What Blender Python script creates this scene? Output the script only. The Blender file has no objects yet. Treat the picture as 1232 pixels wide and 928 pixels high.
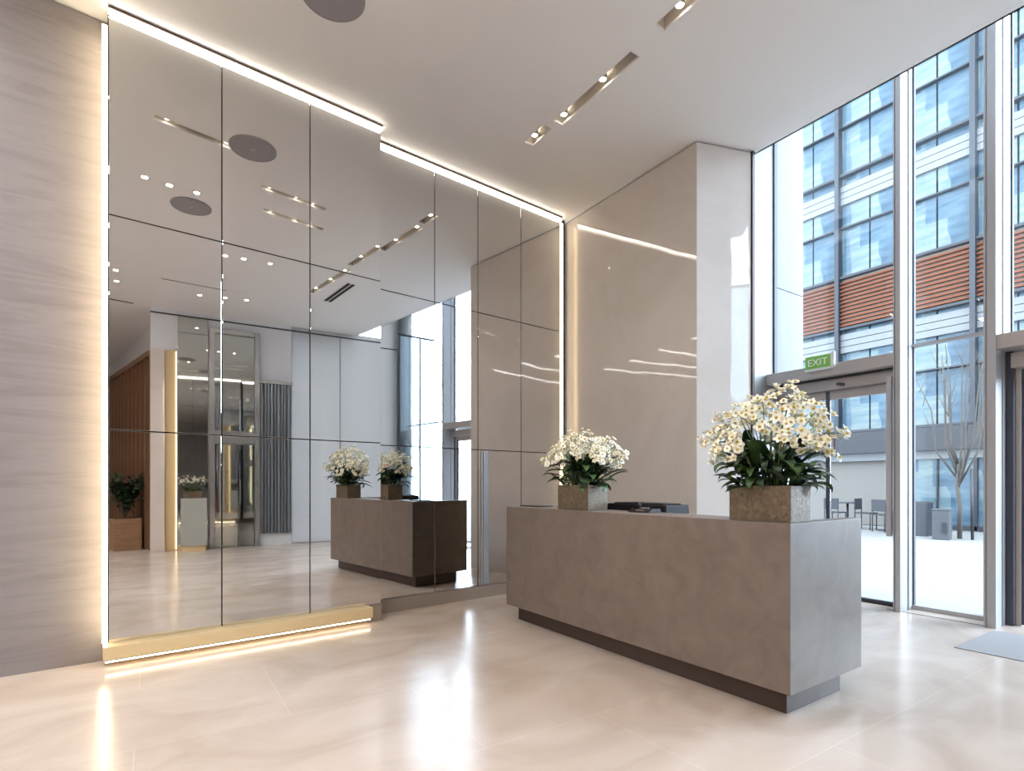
import bpy, bmesh, math, random
from mathutils import Vector, Matrix
random.seed(7)
C = bpy.context.scene.collection
sc = bpy.context.scene
cos, sin, pi, tan = math.cos, math.sin, math.pi, math.tan

# ------------------------------------------------------------------ constants (metres)
H = 4.553                 # ceiling height
MR = 0.09                 # the mirror wall is turned this much from square
D1, D2, D0 = 4.709, 4.934, 4.855     # left mirror bay, right mirror bay, left stone wall
BT = 0.217                # the back wall (behind the camera) is turned this much
B0 = (1.0, -2.7)
GX = 6.39                 # glass line of the street facade
FX = 6.09                 # inner face of the facade fins
CX = 5.02                 # ceiling edge

# ------------------------------------------------------------------ materials
MATS = {}
def lin(r, g, b):
    f = lambda c: (c / 255 / 12.92) if c / 255 <= .04045 else ((c / 255 + .055) / 1.055) ** 2.4
    return (f(r), f(g), f(b), 1)

def mat(name, col, rough=.5, metal=0., spec=.5, coat=0., coat_rough=.03):
    m = bpy.data.materials.new(name); m.use_nodes = True
    b = m.node_tree.nodes['Principled BSDF']
    b.inputs['Base Color'].default_value = col
    b.inputs['Roughness'].default_value = rough
    b.inputs['Metallic'].default_value = metal
    b.inputs['Specular IOR Level'].default_value = spec
    b.inputs['Coat Weight'].default_value = coat
    b.inputs['Coat Roughness'].default_value = coat_rough
    MATS[name] = m
    return m

def nodes_of(m):
    nt = m.node_tree
    return nt, nt.nodes, nt.links, nt.nodes['Principled BSDF']

def coords(nt, scale=(1, 1, 1), rot=(0, 0, 0), kind='Object'):
    tc = nt.nodes.new('ShaderNodeTexCoord'); mp = nt.nodes.new('ShaderNodeMapping')
    mp.inputs['Scale'].default_value = scale; mp.inputs['Rotation'].default_value = rot
    nt.links.new(tc.outputs[kind], mp.inputs['Vector'])
    return mp.outputs['Vector']

def mottled(name, stops, scale=(1, 1, 1), nscale=3., detail=6., distort=.5, rough=.4, rot=(0, 0, 0), bump=0., spec=.5, metal=0., bscale=None, rough_n=.6):
    """a noise pattern through a colour ramp"""
    m = mat(name, stops[0][1], rough, metal, spec)
    nt, N, L, b = nodes_of(m)
    v = coords(nt, scale, rot)
    n = N.new('ShaderNodeTexNoise'); n.inputs['Scale'].default_value = nscale; n.inputs['Detail'].default_value = detail
    n.inputs['Distortion'].default_value = distort; n.inputs['Roughness'].default_value = rough_n
    L.new(v, n.inputs['Vector'])
    r = N.new('ShaderNodeValToRGB'); el = r.color_ramp.elements
    while len(el) < len(stops): el.new(.5)
    for e, (p, c) in zip(el, stops): e.position = p; e.color = c
    L.new(n.outputs['Fac'], r.inputs['Fac']); L.new(r.outputs['Color'], b.inputs['Base Color'])
    if bump:
        n2 = N.new('ShaderNodeTexNoise'); n2.inputs['Scale'].default_value = bscale or nscale; n2.inputs['Detail'].default_value = 2
        L.new(v, n2.inputs['Vector'])
        bp = N.new('ShaderNodeBump'); bp.inputs['Strength'].default_value = bump; bp.inputs['Distance'].default_value = .02
        L.new(n2.outputs['Fac'], bp.inputs['Height']); L.new(bp.outputs['Normal'], b.inputs['Normal'])
    return m

def emit(name, col, strength):
    m = bpy.data.materials.new(name); m.use_nodes = True
    nt = m.node_tree; nt.nodes.clear()
    e = nt.nodes.new('ShaderNodeEmission'); e.inputs['Color'].default_value = col; e.inputs['Strength'].default_value = strength
    o = nt.nodes.new('ShaderNodeOutputMaterial'); nt.links.new(e.outputs[0], o.inputs['Surface'])
    MATS[name] = m
    return m

def glass(name, tint, gloss_col=(1, 1, 1, 1), ior=1.5, rough=.0, scale=1.):
    m = bpy.data.materials.new(name); m.use_nodes = True
    nt = m.node_tree; nt.nodes.clear(); N = nt.nodes; L = nt.links
    t = N.new('ShaderNodeBsdfTransparent'); t.inputs['Color'].default_value = tint
    g = N.new('ShaderNodeBsdfGlossy'); g.inputs['Color'].default_value = gloss_col; g.inputs['Roughness'].default_value = rough
    f = N.new('ShaderNodeFresnel'); ge = N.new('ShaderNodeNewGeometry')
    # both faces of the thin pane reflect like the outside of glass
    ma = N.new('ShaderNodeMath'); ma.operation = 'MULTIPLY_ADD'; ma.inputs[1].default_value = 1 / ior - ior; ma.inputs[2].default_value = ior
    L.new(ge.outputs['Backfacing'], ma.inputs[0]); L.new(ma.outputs[0], f.inputs['IOR'])
    mu = N.new('ShaderNodeMath'); mu.operation = 'MULTIPLY'; mu.inputs[1].default_value = scale; L.new(f.outputs[0], mu.inputs[0])
    x = N.new('ShaderNodeMixShader'); o = N.new('ShaderNodeOutputMaterial')
    L.new(mu.outputs[0], x.inputs[0]); L.new(t.outputs[0], x.inputs[1]); L.new(g.outputs[0], x.inputs[2]); L.new(x.outputs[0], o.inputs['Surface'])
    MATS[name] = m
    return m

# stone wall on the left: horizontal strata, honed
m = mottled('strata_stone', [(.25, lin(118, 110, 111)), (.5, lin(134, 127, 128)), (.62, lin(125, 117, 118)), (.8, lin(144, 138, 139))],
            scale=(.35, .35, 4.), nscale=1.6, detail=9, distort=1.2, rough=.34, rot=(0, .03, 0), spec=.4)
# polished pale stone cladding on the right
m = mottled('pale_polished_stone', [(.3, lin(204, 195, 188)), (.55, lin(212, 204, 198)), (.75, lin(207, 198, 192))],
            scale=(1, 1, 1.), nscale=.8, detail=6, distort=1.5, rough=.03, bump=.11, bscale=1.6, spec=.6)
# floor: large polished marble slabs
m = mat('floor_marble', lin(215, 200, 184), .1)
nt, N, L, b = nodes_of(m)
v = coords(nt, (.7, 1.15, 1), (0, 0, .35))
n1 = N.new('ShaderNodeTexNoise'); n1.inputs['Scale'].default_value = 1.5; n1.inputs['Detail'].default_value = 8; n1.inputs['Distortion'].default_value = 1.3
L.new(v, n1.inputs['Vector'])
r1 = N.new('ShaderNodeValToRGB'); el = r1.color_ramp.elements; el.new(.5)
for e, (p, c) in zip(el, [(.25, lin(178, 162, 149)), (.5, lin(193, 179, 168)), (.78, lin(206, 194, 185))]): e.position = p; e.color = c
L.new(n1.outputs['Fac'], r1.inputs['Fac'])
tc = N.new('ShaderNodeTexCoord')
mp = N.new('ShaderNodeMapping'); mp.inputs['Location'].default_value = (.08, .465, 0); L.new(tc.outputs['Object'], mp.inputs['Vector'])
br = N.new('ShaderNodeTexBrick'); br.offset = .5; br.inputs['Scale'].default_value = 1
br.inputs['Brick Width'].default_value = 1.4; br.inputs['Row Height'].default_value = .9
br.inputs['Mortar Size'].default_value = .0028; br.inputs['Mortar Smooth'].default_value = .3
br.inputs['Color1'].default_value = (.97, .97, .97, 1); br.inputs['Color2'].default_value = (1.0, 1.0, 1.0, 1); br.inputs['Mortar'].default_value = (1.12, 1.12, 1.12, 1)
L.new(mp.outputs[0], br.inputs['Vector'])
mx = N.new('ShaderNodeMix'); mx.data_type = 'RGBA'; mx.blend_type = 'MULTIPLY'; mx.inputs['Factor'].default_value = 1
L.new(r1.outputs['Color'], mx.inputs['A']); L.new(br.outputs['Color'], mx.inputs['B']); L.new(mx.outputs['Result'], b.inputs['Base Color'])
rr = N.new('ShaderNodeMapRange'); b.inputs['Specular IOR Level'].default_value = .4
rr.inputs['To Min'].default_value = .15; rr.inputs['To Max'].default_value = .27
L.new(n1.outputs['Fac'], rr.inputs['Value']); L.new(rr.outputs['Result'], b.inputs['Roughness'])
nb = N.new('ShaderNodeTexNoise'); nb.inputs['Scale'].default_value = 2.2; nb.inputs['Detail'].default_value = 1
L.new(tc.outputs['Object'], nb.inputs['Vector'])
bp = N.new('ShaderNodeBump'); bp.inputs['Strength'].default_value = .06; bp.inputs['Distance'].default_value = .02
L.new(nb.outputs['Fac'], bp.inputs['Height']); L.new(bp.outputs['Normal'], b.inputs['Normal'])

mat('ceiling_paint', lin(240, 238, 237), .7)
mat('white_paint', lin(228, 228, 230), .5)
mottled('lacquer_white', [(.3, lin(214, 218, 224)), (.7, lin(226, 229, 234))], nscale=.7, rough=.12, bump=.05, bscale=1.2)
# mirror
m = mat('mirror_glass', (.80, .80, .80, 1), .012, 1.)
nt, N, L, b = nodes_of(m)
v = coords(nt, (1, 1, 1), kind='Object')
nn = N.new('ShaderNodeTexNoise'); nn.inputs['Scale'].default_value = 1.1; nn.inputs['Detail'].default_value = 1; L.new(v, nn.inputs['Vector'])
bp = N.new('ShaderNodeBump'); bp.inputs['Strength'].default_value = .012; bp.inputs['Distance'].default_value = .02
L.new(nn.outputs['Fac'], bp.inputs['Height']); L.new(bp.outputs['Normal'], b.inputs['Normal'])
mat('mirror_grey', (.56, .59, .58, 1), .03, 1.)
mat('door_glass_dark', (.26, .28, .30, 1), .03, 1.)
mat('joint_dark', lin(40, 36, 34), .6)
mat('bronze_dark', lin(66, 54, 48), .4, .6)
mat('pale_gold', lin(214, 190, 146), .38)
mat('grey_stone_skirting', lin(150, 138, 128), .3)
mottled('desk_plaster', [(.25, lin(103, 91, 83)), (.5, lin(114, 102, 94)), (.78, lin(125, 113, 105))], nscale=5, detail=8, distort=.8, rough=.38, bump=.03, bscale=14)
mat('desk_plinth_metal', lin(78, 66, 60), .35, .5)
mat('worktop_grey', lin(120, 112, 106), .4)
mat('device_black', lin(26, 23, 26), .55, 0, .25)
mat('screen_black', lin(16, 16, 20), .1)
mat('alu_light', lin(168, 170, 174), .38)
mat('alu_grey', lin(170, 168, 170), .4)
mat('gasket', lin(58, 60, 70), .6)
mat('panel_white', lin(222, 226, 234), .25)
mat('frame_taupe', lin(172, 164, 160), .4)
m = bpy.data.materials.new('frosted_glass'); m.use_nodes = True; MATS['frosted_glass'] = m
nt = m.node_tree; nt.nodes.clear(); N = nt.nodes; L = nt.links
t = N.new('ShaderNodeBsdfTranslucent'); t.inputs['Color'].default_value = (.46, .445, .43, 1)
g = N.new('ShaderNodeBsdfGlossy'); g.inputs['Roughness'].default_value = .08
f = N.new('ShaderNodeFresnel'); x = N.new('ShaderNodeMixShader'); o = N.new('ShaderNodeOutputMaterial')
L.new(f.outputs[0], x.inputs[0]); L.new(t.outputs[0], x.inputs[1]); L.new(g.outputs[0], x.inputs[2]); L.new(x.outputs[0], o.inputs['Surface'])
glass('window_glass', (.93, .955, .965, 1), ior=1.45)
glass('partition_glass', (.78, .85, .88, 1), (.8, .87, .9, 1), ior=1.9, scale=1.5)
mat('steel', lin(178, 180, 184), .25, .9)
mat('timber', lin(150, 104, 68), .5)
m = mottled('timber_grain', [(.3, lin(96, 66, 46)), (.55, lin(124, 90, 64)), (.75, lin(108, 76, 54))], scale=(10, 10, .6), nscale=2, rough=.5, distort=.8)
m = mottled('planter_timber', [(.3, lin(128, 94, 68)), (.55, lin(154, 118, 88)), (.75, lin(140, 104, 76))], scale=(1, 1, 12), nscale=2, rough=.45, distort=.6)
mottled('pot_bronze', [(.3, lin(84, 70, 52)), (.5, lin(108, 93, 74)), (.72, lin(130, 116, 98))], nscale=34, detail=8, distort=1.2, rough=.4, metal=.2, bump=.12, bscale=40)
mat('soil', lin(58, 44, 34), .9)
m = mottled('leaf_green', [(.3, lin(34, 58, 28)), (.7, lin(66, 96, 44))], nscale=6, rough=.42)
mat('leaf_dark', lin(38, 60, 40), .45)
mat('stem_green', lin(86, 104, 56), .5)
m = mat('petal_white', lin(244, 241, 228), .6)
m.node_tree.nodes['Principled BSDF'].inputs['Subsurface Weight'].default_value = 0
mat('petal_centre', lin(196, 178, 76), .6)
mat('curtain_grey', lin(150, 154, 160), .28, .8)
mat('speaker_grille', lin(150, 146, 150), .6)
mat('slot_lining', lin(205, 198, 190), .5)
mat('vent_black', lin(30, 30, 32), .7)
mat('mat_grey', lin(138, 137, 139), .9)
mat('counter_grey', lin(168, 171, 164), .3)
mat('exit_green', lin(128, 188, 84), .4)
mat('exit_white', lin(245, 248, 240), .4)
mat('sign_red', lin(214, 34, 34), .4)
mat('acrylic', lin(226, 230, 226), .2)
emit('led_white', (1, .90, .74, 1), 15)
emit('led_under', (1, .84, .58, 1), 12)
emit('led_warm', (1, .74, .40, 1), 3.5)
emit('led_side', (1, .83, .52, 1), 19)
emit('led_soft', (1, .84, .58, 1), 5)
emit('lamp', (1, .88, .68, 1), 30)
emit('fill_light_glow', (1, .955, .915, 1), 30)
# outside (the courtyard is far brighter than the room)
EXT = .45
lin0 = lin
def lin(r, g, b): c = lin0(r, g, b); return (c[0] * EXT, c[1] * EXT, c[2] * EXT, 1)
mottled('paving', [(.3, lin(182, 181, 180)), (.7, lin(196, 195, 194))], nscale=.5, rough=.7)
mat('panel_outside', lin(96, 98, 102), .5)
mat('facade_frame', lin(56, 64, 78), .4)
mat('facade_spandrel', lin(190, 176, 168), .35)
mat('facade_dark', lin(54, 56, 68), .4)
mat('terracotta', lin(176, 104, 70), .6)
mat('fascia_red', lin(104, 68, 72), .5)
mat('bark', lin(120, 114, 108), .8)
mat('furniture_grey', lin(66, 70, 80), .5)
mat('bollard_grey', lin(108, 112, 120), .5)
mat('shop_wall', lin(164, 158, 152), .6)
mat('facade_white', lin(160, 164, 168), .4)
# curtain wall glass: a blue-green pane with blinds and rooms behind it
m = mat('facade_glass', lin(140, 176, 200), .06, 0., .3)
nt, N, L, b = nodes_of(m)
tc = N.new('ShaderNodeTexCoord')
mp = N.new('ShaderNodeMapping'); mp.inputs['Scale'].default_value = (1, 1.3, .55); L.new(tc.outputs['Object'], mp.inputs['Vector'])
vo = N.new('ShaderNodeTexVoronoi'); vo.distance = 'CHEBYCHEV'; vo.inputs['Scale'].default_value = 1.1; L.new(mp.outputs[0], vo.inputs['Vector'])
no = N.new('ShaderNodeTexNoise'); no.inputs['Scale'].default_value = 2.5; no.inputs['Detail'].default_value = 3
mp2 = N.new('ShaderNodeMapping'); mp2.inputs['Scale'].default_value = (1, .5, 2.2); L.new(tc.outputs['Object'], mp2.inputs['Vector']); L.new(mp2.outputs[0], no.inputs['Vector'])
sx = N.new('ShaderNodeSeparateColor'); L.new(vo.outputs['Color'], sx.inputs['Color'])
ad = N.new('ShaderNodeMath'); ad.operation = 'ADD'; L.new(sx.outputs[0], ad.inputs[0]); L.new(no.outputs['Fac'], ad.inputs[1])
ml = N.new('ShaderNodeMath'); ml.operation = 'MULTIPLY'; ml.inputs[1].default_value = .5; L.new(ad.outputs[0], ml.inputs[0])
ra = N.new('ShaderNodeValToRGB'); el = ra.color_ramp.elements; el.new(.4); el.new(.6)
for e, (p, c) in zip(el, [(.2, lin(56, 84, 112)), (.42, lin(112, 144, 166)), (.58, lin(150, 172, 176)), (.8, lin(206, 208, 196))]): e.position = p; e.color = c
L.new(ml.outputs[0], ra.inputs['Fac']); L.new(ra.outputs['Color'], b.inputs['Base Color'])

lin = lin0
# ------------------------------------------------------------------ mesh helpers
class MB:
    def __init__(s): s.v = []; s.f = []; s.m = []; s.sm = []
    def add(s, vs, fs, mi=0, smooth=False):
        o = len(s.v); s.v += [tuple(p) for p in vs]
        for f in fs: s.f.append([i + o for i in f]); s.m.append(mi); s.sm.append(smooth)
        return s
    def box(s, x0, x1, y0, y1, z0, z1, mi=0):
        return s.add([(x0, y0, z0), (x1, y0, z0), (x1, y1, z0), (x0, y1, z0), (x0, y0, z1), (x1, y0, z1), (x1, y1, z1), (x0, y1, z1)],
                     [(3, 2, 1, 0), (4, 5, 6, 7), (0, 1, 5, 4), (1, 2, 6, 5), (2, 3, 7, 6), (3, 0, 4, 7)], mi)
    def prism(s, poly, z0, z1, mi=0):
        n = len(poly)
        return s.add([(x, y, z0) for x, y in poly] + [(x, y, z1) for x, y in poly],
                     [tuple(range(n))[::-1], tuple(range(n, 2 * n))] + [(i, (i + 1) % n, n + (i + 1) % n, n + i) for i in range(n)], mi)
    def frustum(s, a, b, z0, z1, mi=0):
        """box with a bottom rectangle a and a top rectangle b, each (x0, x1, y0, y1)"""
        return s.add([(a[0], a[2], z0), (a[1], a[2], z0), (a[1], a[3], z0), (a[0], a[3], z0), (b[0], b[2], z1), (b[1], b[2], z1), (b[1], b[3], z1), (b[0], b[3], z1)],
                     [(3, 2, 1, 0), (4, 5, 6, 7), (0, 1, 5, 4), (1, 2, 6, 5), (2, 3, 7, 6), (3, 0, 4, 7)], mi)
    def disc(s, c, r, z0, z1, n=40, mi=0, r1=None):
        r1 = r if r1 is None else r1
        vs = [(c[0] + r * cos(2 * pi * i / n), c[1] + r * sin(2 * pi * i / n), z0) for i in range(n)] + [(c[0] + r1 * cos(2 * pi * i / n), c[1] + r1 * sin(2 * pi * i / n), z1) for i in range(n)]
        s.add(vs, [tuple(range(n))[::-1], tuple(range(n, 2 * n))], mi)
        return s.add(vs, [(i, (i + 1) % n, n + (i + 1) % n, n + i) for i in range(n)], mi, True)
    def ring(s, c, r0, r1, z0, z1, n=32, mi=0):
        vs = []
        for r, z in ((r0, z0), (r1, z0), (r1, z1), (r0, z1)): vs += [(c[0] + r * cos(2 * pi * i / n), c[1] + r * sin(2 * pi * i / n), z) for i in range(n)]
        fs = [(k * n + i, k * n + (i + 1) % n, ((k + 1) % 4) * n + (i + 1) % n, ((k + 1) % 4) * n + i) for k in range(4) for i in range(n)]
        return s.add(vs, fs, mi)
    def tube(s, pts, rad, n=7, mi=0):
        pts = [Vector(p) for p in pts]; k = len(pts)
        rad = rad if isinstance(rad, (list, tuple)) else [rad] * k
        vs = []; up = Vector((.31, .17, .93)).normalized()
        for i, p in enumerate(pts):
            d = (pts[min(i + 1, k - 1)] - pts[max(i - 1, 0)]).normalized()
            a = d.cross(up)
            if a.length < 1e-3: a = d.cross(Vector((1, 0, 0)))
            a.normalize(); b_ = d.cross(a)
            vs += [p + (a * cos(2 * pi * j / n) + b_ * sin(2 * pi * j / n)) * rad[i] for j in range(n)]
        fs = [(i * n + j, i * n + (j + 1) % n, (i + 1) * n + (j + 1) % n, (i + 1) * n + j) for i in range(k - 1) for j in range(n)]
        s.add(vs, fs, mi, True)
        return s.add(vs, [tuple(range(n))[::-1], tuple(range((k - 1) * n, k * n))], mi)
    def build(s, name, mats, parent=None, bevel=0., loc=None, rz=0.):
        me = bpy.data.meshes.new(name); me.from_pydata(s.v, [], s.f)
        for mm in (mats if isinstance(mats, (list, tuple)) else [mats]): me.materials.append(MATS[mm] if isinstance(mm, str) else mm)
        for p, mi, sm in zip(me.polygons, s.m, s.sm): p.material_index = mi; p.use_smooth = sm
        bm = bmesh.new(); bm.from_mesh(me); bmesh.ops.remove_doubles(bm, verts=bm.verts, dist=1e-6) if not bevel else bmesh.ops.remove_doubles(bm, verts=bm.verts, dist=1e-6)
        bmesh.ops.recalc_face_normals(bm, faces=bm.faces); bm.to_mesh(me); bm.free()
        me.update()
        o = bpy.data.objects.new(name, me); C.objects.link(o)
        if parent: o.parent = parent
        if loc: o.location = loc
        o.rotation_euler.z = rz
        if bevel:
            md = o.modifiers.new('bevel', 'BEVEL'); md.width = bevel; md.segments = 2; md.limit_method = 'ANGLE'; md.angle_limit = .7
        return o

def tag(o, label, cat, group=None, kind=None):
    if label: o['label'] = label
    if cat: o['category'] = cat
    if group: o['group'] = group
    if kind: o['kind'] = kind
    return o

def empty(name, label, cat, loc=(0, 0, 0), rz=0., group=None, kind=None):
    o = bpy.data.objects.new(name, None); C.objects.link(o); o.empty_display_size = .1
    o.location = loc; o.rotation_euler.z = rz
    return tag(o, label, cat, group, kind)

def struct(o, label=None, cat=None):
    o['kind'] = 'structure'
    if label: o['label'] = label
    if cat: o['category'] = cat
    return o

def dup(o, parent=None):
    c = o.copy(); C.objects.link(c)
    if parent: c.parent = parent
    for ch in [x for x in bpy.data.objects if x.parent == o]: dup(ch, c)
    return c

def wp(t, n, D):           # point on the mirror wall: t along it, n out into the room
    return (t * cos(MR) + n * sin(MR), D + t * sin(MR) - n * cos(MR))
def bw(s_, n):             # point on the back wall
    return (B0[0] + s_ * cos(BT) - n * sin(BT), B0[1] + s_ * sin(BT) + n * cos(BT))

# ================================================================== THE ROOM
struct(MB().box(-6, 6.42, -14, 5.6, -.1, 0).build('floor', 'floor_marble'), 'polished beige marble slab floor of the lobby', 'floor')

# ceiling with cut-outs for the light slots
SW = .05                   # half width of a slot
slots = [  # (x0, x1, y0, y1)
    (3.03 - SW, 3.03 + SW, 4.02, 4.32), (3.08 - SW, 3.08 + SW, 2.97, 3.92), (3.05 - SW, 3.05 + SW, 1.72, 2.70), (3.12 - SW, 3.12 + SW, .15, 1.55),
    (.2, 1.12, 3.55, 3.63), (1.30, 2.05, 3.02, 3.10), (1.50, 2.25, 2.50, 2.58)]
def holed(mb, X0, X1, Y0, Y1, z, holes):
    xs = sorted({X0, X1} | {h[0] for h in holes} | {h[1] for h in holes}); ys = sorted({Y0, Y1} | {h[2] for h in holes} | {h[3] for h in holes})
    for i in range(len(xs) - 1):
        for j in range(len(ys) - 1):
            cx, cy = (xs[i] + xs[i + 1]) / 2, (ys[j] + ys[j + 1]) / 2
            if any(h[0] < cx < h[1] and h[2] < cy < h[3] for h in holes): continue
            mb.add([(xs[i], ys[j], z), (xs[i], ys[j + 1], z), (xs[i + 1], ys[j + 1], z), (xs[i + 1], ys[j], z)], [(0, 1, 2, 3)])
    for h in holes:        # the plaster thickness round each slot
        a, b_, c, d = h
        for p, q in (((a, c), (b_, c)), ((b_, c), (b_, d)), ((b_, d), (a, d)), ((a, d), (a, c))):
            mb.add([(p[0], p[1], z), (q[0], q[1], z), (q[0], q[1], z + .02), (p[0], p[1], z + .02)], [(0, 1, 2, 3)])
mb = MB(); holed(mb, -6, CX, -2.62, 5.6, H, slots); holed(mb, -6, 1.6, -14, -2.62, H, [])
mb.box(-6, CX, -2.7, 5.6, H + .16, H + .3).box(-6, 1.6, -14, -2.7, H + .16, H + .3)
mb.box(CX - .02, CX, -2.6, 5.6, H, 6.3)
struct(mb.build('ceiling', 'ceiling_paint'), 'smooth white plaster ceiling with narrow light slots', 'ceiling')
struct(MB().box(CX - .02, 6.9, -2.2, 4.3, 6.12, 6.3).build('ceiling_bulkhead', 'ceiling_paint'))

# mirror wall backing, left stone wall, right stone pier
struct(MB().box(-.27, 1.756, .022, .45, .15, H + .05).build('wall_back_left', 'joint_dark', None, 0, (0, D1, 0), MR))
struct(MB().box(1.60, 4.32, .022, .3, 0.0, H + .05).build('wall_back_right', 'joint_dark', None, 0, (0, D2, 0), MR))
struct(MB().box(-6.3, -.2, 0, .3, 0, H - .012).build('wall_left', 'strata_stone', None, 0, (0, D0, 0), MR), 'grey brown veined stone wall left of the mirrors', 'wall')
struct(MB().box(-6.3, -.2, .02, .3, H - .012, H + .02).build('trim_left', 'joint_dark', None, 0, (0, D0, 0), MR))
EF = (4.935, 3.205)
struct(MB().prism([(4.345, 5.62), (4.345, 3.39), EF, (4.935, 5.62)], 0, H - .014).build('wall_right', 'pale_polished_stone', None, .003), 'polished pale stone wall behind the reception desk', 'wall')
struct(MB().prism([(4.365, 5.62), (4.365, 3.41), (4.92, 3.23), (4.92, 5.62)], H - .014, H + .02).build('trim_right', 'joint_dark'))
struct(MB().box(4.94, 4.975, 3.19, 3.9, 0, H).build('trim_1', 'bronze_dark'))
struct(MB().box(4.94, 6.9, 3.93, 4.2, 0, 6.3).build('wall_return', 'white_paint'))
struct(MB().box(-6.2, -6, -14, 4.6, 0, H + .1).build('wall_west', 'white_paint'))
struct(MB().box(-6, 2.5, -14.2, -14, 0, H + .1).build('wall_corridor', 'white_paint'))

# back wall behind the camera
struct(MB().box(.277, 2.74, -.3, 0, 0, H + .02).build('wall_rear', 'lacquer_white', None, 0, (B0[0], B0[1], 0), BT), 'glossy white wall seen in the mirrors', 'wall')
struct(MB().box(.277, 5.3, 0, .012, H - .1, H - .075).build('trim_rear', 'joint_dark', None, 0, (B0[0], B0[1], 0), BT))
struct(MB().box(-6, 1.0, -2.62, -2.60, H - .012, H).build('trim_ceiling', 'joint_dark'))
struct(MB().box(1.52, 1.7, -14, -2.9, 0, H).build('wall_behind_slats', 'white_paint'))
struct(MB().box(2.745, 3.74, -.02, 0, 0.02, H + .02).box(3.75, 4.70, -.02, 0, .02, H + .02).box(4.71, 5.62, -.02, 0, .02, 6.12).build('window_9', 'frosted_glass', None, 0, (B0[0], B0[1], 0), BT), 'frosted glass wall panels seen bright in the mirrors', 'window')
struct(MB().box(2.74, 2.745, -.03, .002, 0, H).box(3.741, 3.749, -.03, .002, 0, H).box(4.701, 4.709, -.03, .002, 0, H).box(2.74, 5.62, -.03, .002, 0, .02).build('trim_17', 'alu_grey', None, 0, (B0[0], B0[1], 0), BT))

# ================================================================== MIRRORS
def mirror_bay(D, ts, zs, bay):
    cols = ['leftmost', 'second from left', 'third from left', 'rightmost'] if len(ts) == 5 else ['leftmost', 'middle', 'right hand']
    rows = ['bottom', 'middle', 'top']
    for j in range(len(zs) - 1):
        for i in range(len(ts) - 1):
            t0, t1, z0, z1 = ts[i], ts[i + 1], zs[j], zs[j + 1]
            g = .004; w = (t1 - t0) / 2 - g; hh = z1 - z0 - 2 * g
            x, y = wp((t0 + t1) / 2, 0, D)
            o = MB().box(-w, w, 0, .02, 0, hh).build('mirror', 'mirror_glass', None, .0015, (x, y, z0 + g), MR)
            tag(o, f'{rows[j]} row mirror panel, {cols[i]} column of the {bay} mirror bay', 'mirror', f'mirrors of the {bay} bay')
Z = [.150, 1.634, 3.128, 4.508]
mirror_bay(D1, [-.271, .436, 1.108, 1.756], Z, 'projecting left')
mirror_bay(D2, [1.80, 2.435, 2.98, 3.594, 4.221], [.134, 1.632, 3.142, 4.508], 'recessed right')
struct(MB().box(1.631, 1.756, .0, .25, 0, .149).build('baseboard_left', 'grey_stone_skirting', None, .001, (0, D1, 0), MR))
struct(MB().box(-.29, 1.63, .022, .3, 0, .149).build('baseboard_recess', 'grey_stone_skirting', None, 0, (0, D1, 0), MR))
# a concealed door stile in the lower right of the mirrors
o = MB().box(0, .012, -.006, .02, 0, 1.48).box(.03, .10, -.004, .02, 0, 1.48).build('door_stile', 'steel', None, .001, (*wp(3.02, 0.004, D2), .14), MR)
struct(o)

# LED profiles
def led(name, D, t0, t1, n0, n1, z0, z1, m_, label, housing='bronze_dark', axis='top'):
    e = empty(name, label, 'light strip', (*wp((t0 + t1) / 2, 0, D), z0), MR, 'warm light strips around the mirrors')
    hw = (t1 - t0) / 2
    MB().box(-hw, hw, -n1, -n0, 0, z1 - z0).build('diffuser', m_, e)
    if axis == 'top': MB().box(-hw, hw, -n1 - .012, -n0, z1 - z0 + .001, z1 - z0 + .014).build('housing', housing, e)
    elif axis == 'side': MB().box(hw + .001, hw + .005, -n1 - .002, -n0, 0, z1 - z0).build('housing', 'alu_light', e)
    else: MB().box(-hw, hw, -n1, -n0, z1 - z0 + .001, z1 - z0 + .008).build('housing', 'alu_light', e)
    return e
led('light_strip', D1, -.271, 1.756, .002, .03, 4.512, 4.534, 'led_white', 'horizontal warm light strip along the top of the projecting left mirrors')
led('light_strip', D2, 1.79, 4.221, .002, .03, 4.512, 4.534, 'led_white', 'horizontal warm light strip along the top of the recessed right mirrors')
led('light_strip', D1, -.304, -.276, -.03, .0, .158, 4.43, 'led_side', 'tall vertical light strip between grey stone wall and mirrors', axis='side')
led('light_strip', D2, 4.226, 4.27, -.018, .0, .0, 4.50, 'led_warm', 'tall vertical amber light strip in the corner by pale stone wall', axis='none')
led('light_strip', D1, -.29, 1.61, .085, .095, .044, .051, 'led_under', 'light strip hidden under the pale plinth, glowing onto the floor', axis='under')

# plinth of the left bay, skirting of the right bay
o = MB().box(-.301, 1.628, -.11, .02, .063, .152).build('mirror_plinth', 'pale_gold', None, .002, (0, D1, 0), MR)
tag(o, 'pale gold floating plinth under the left mirrors', 'plinth')
struct(MB().box(1.60, 4.30, -.012, .03, 0, .132).build('baseboard_back', 'grey_stone_skirting', None, .001, (0, D2, 0), MR))

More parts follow.
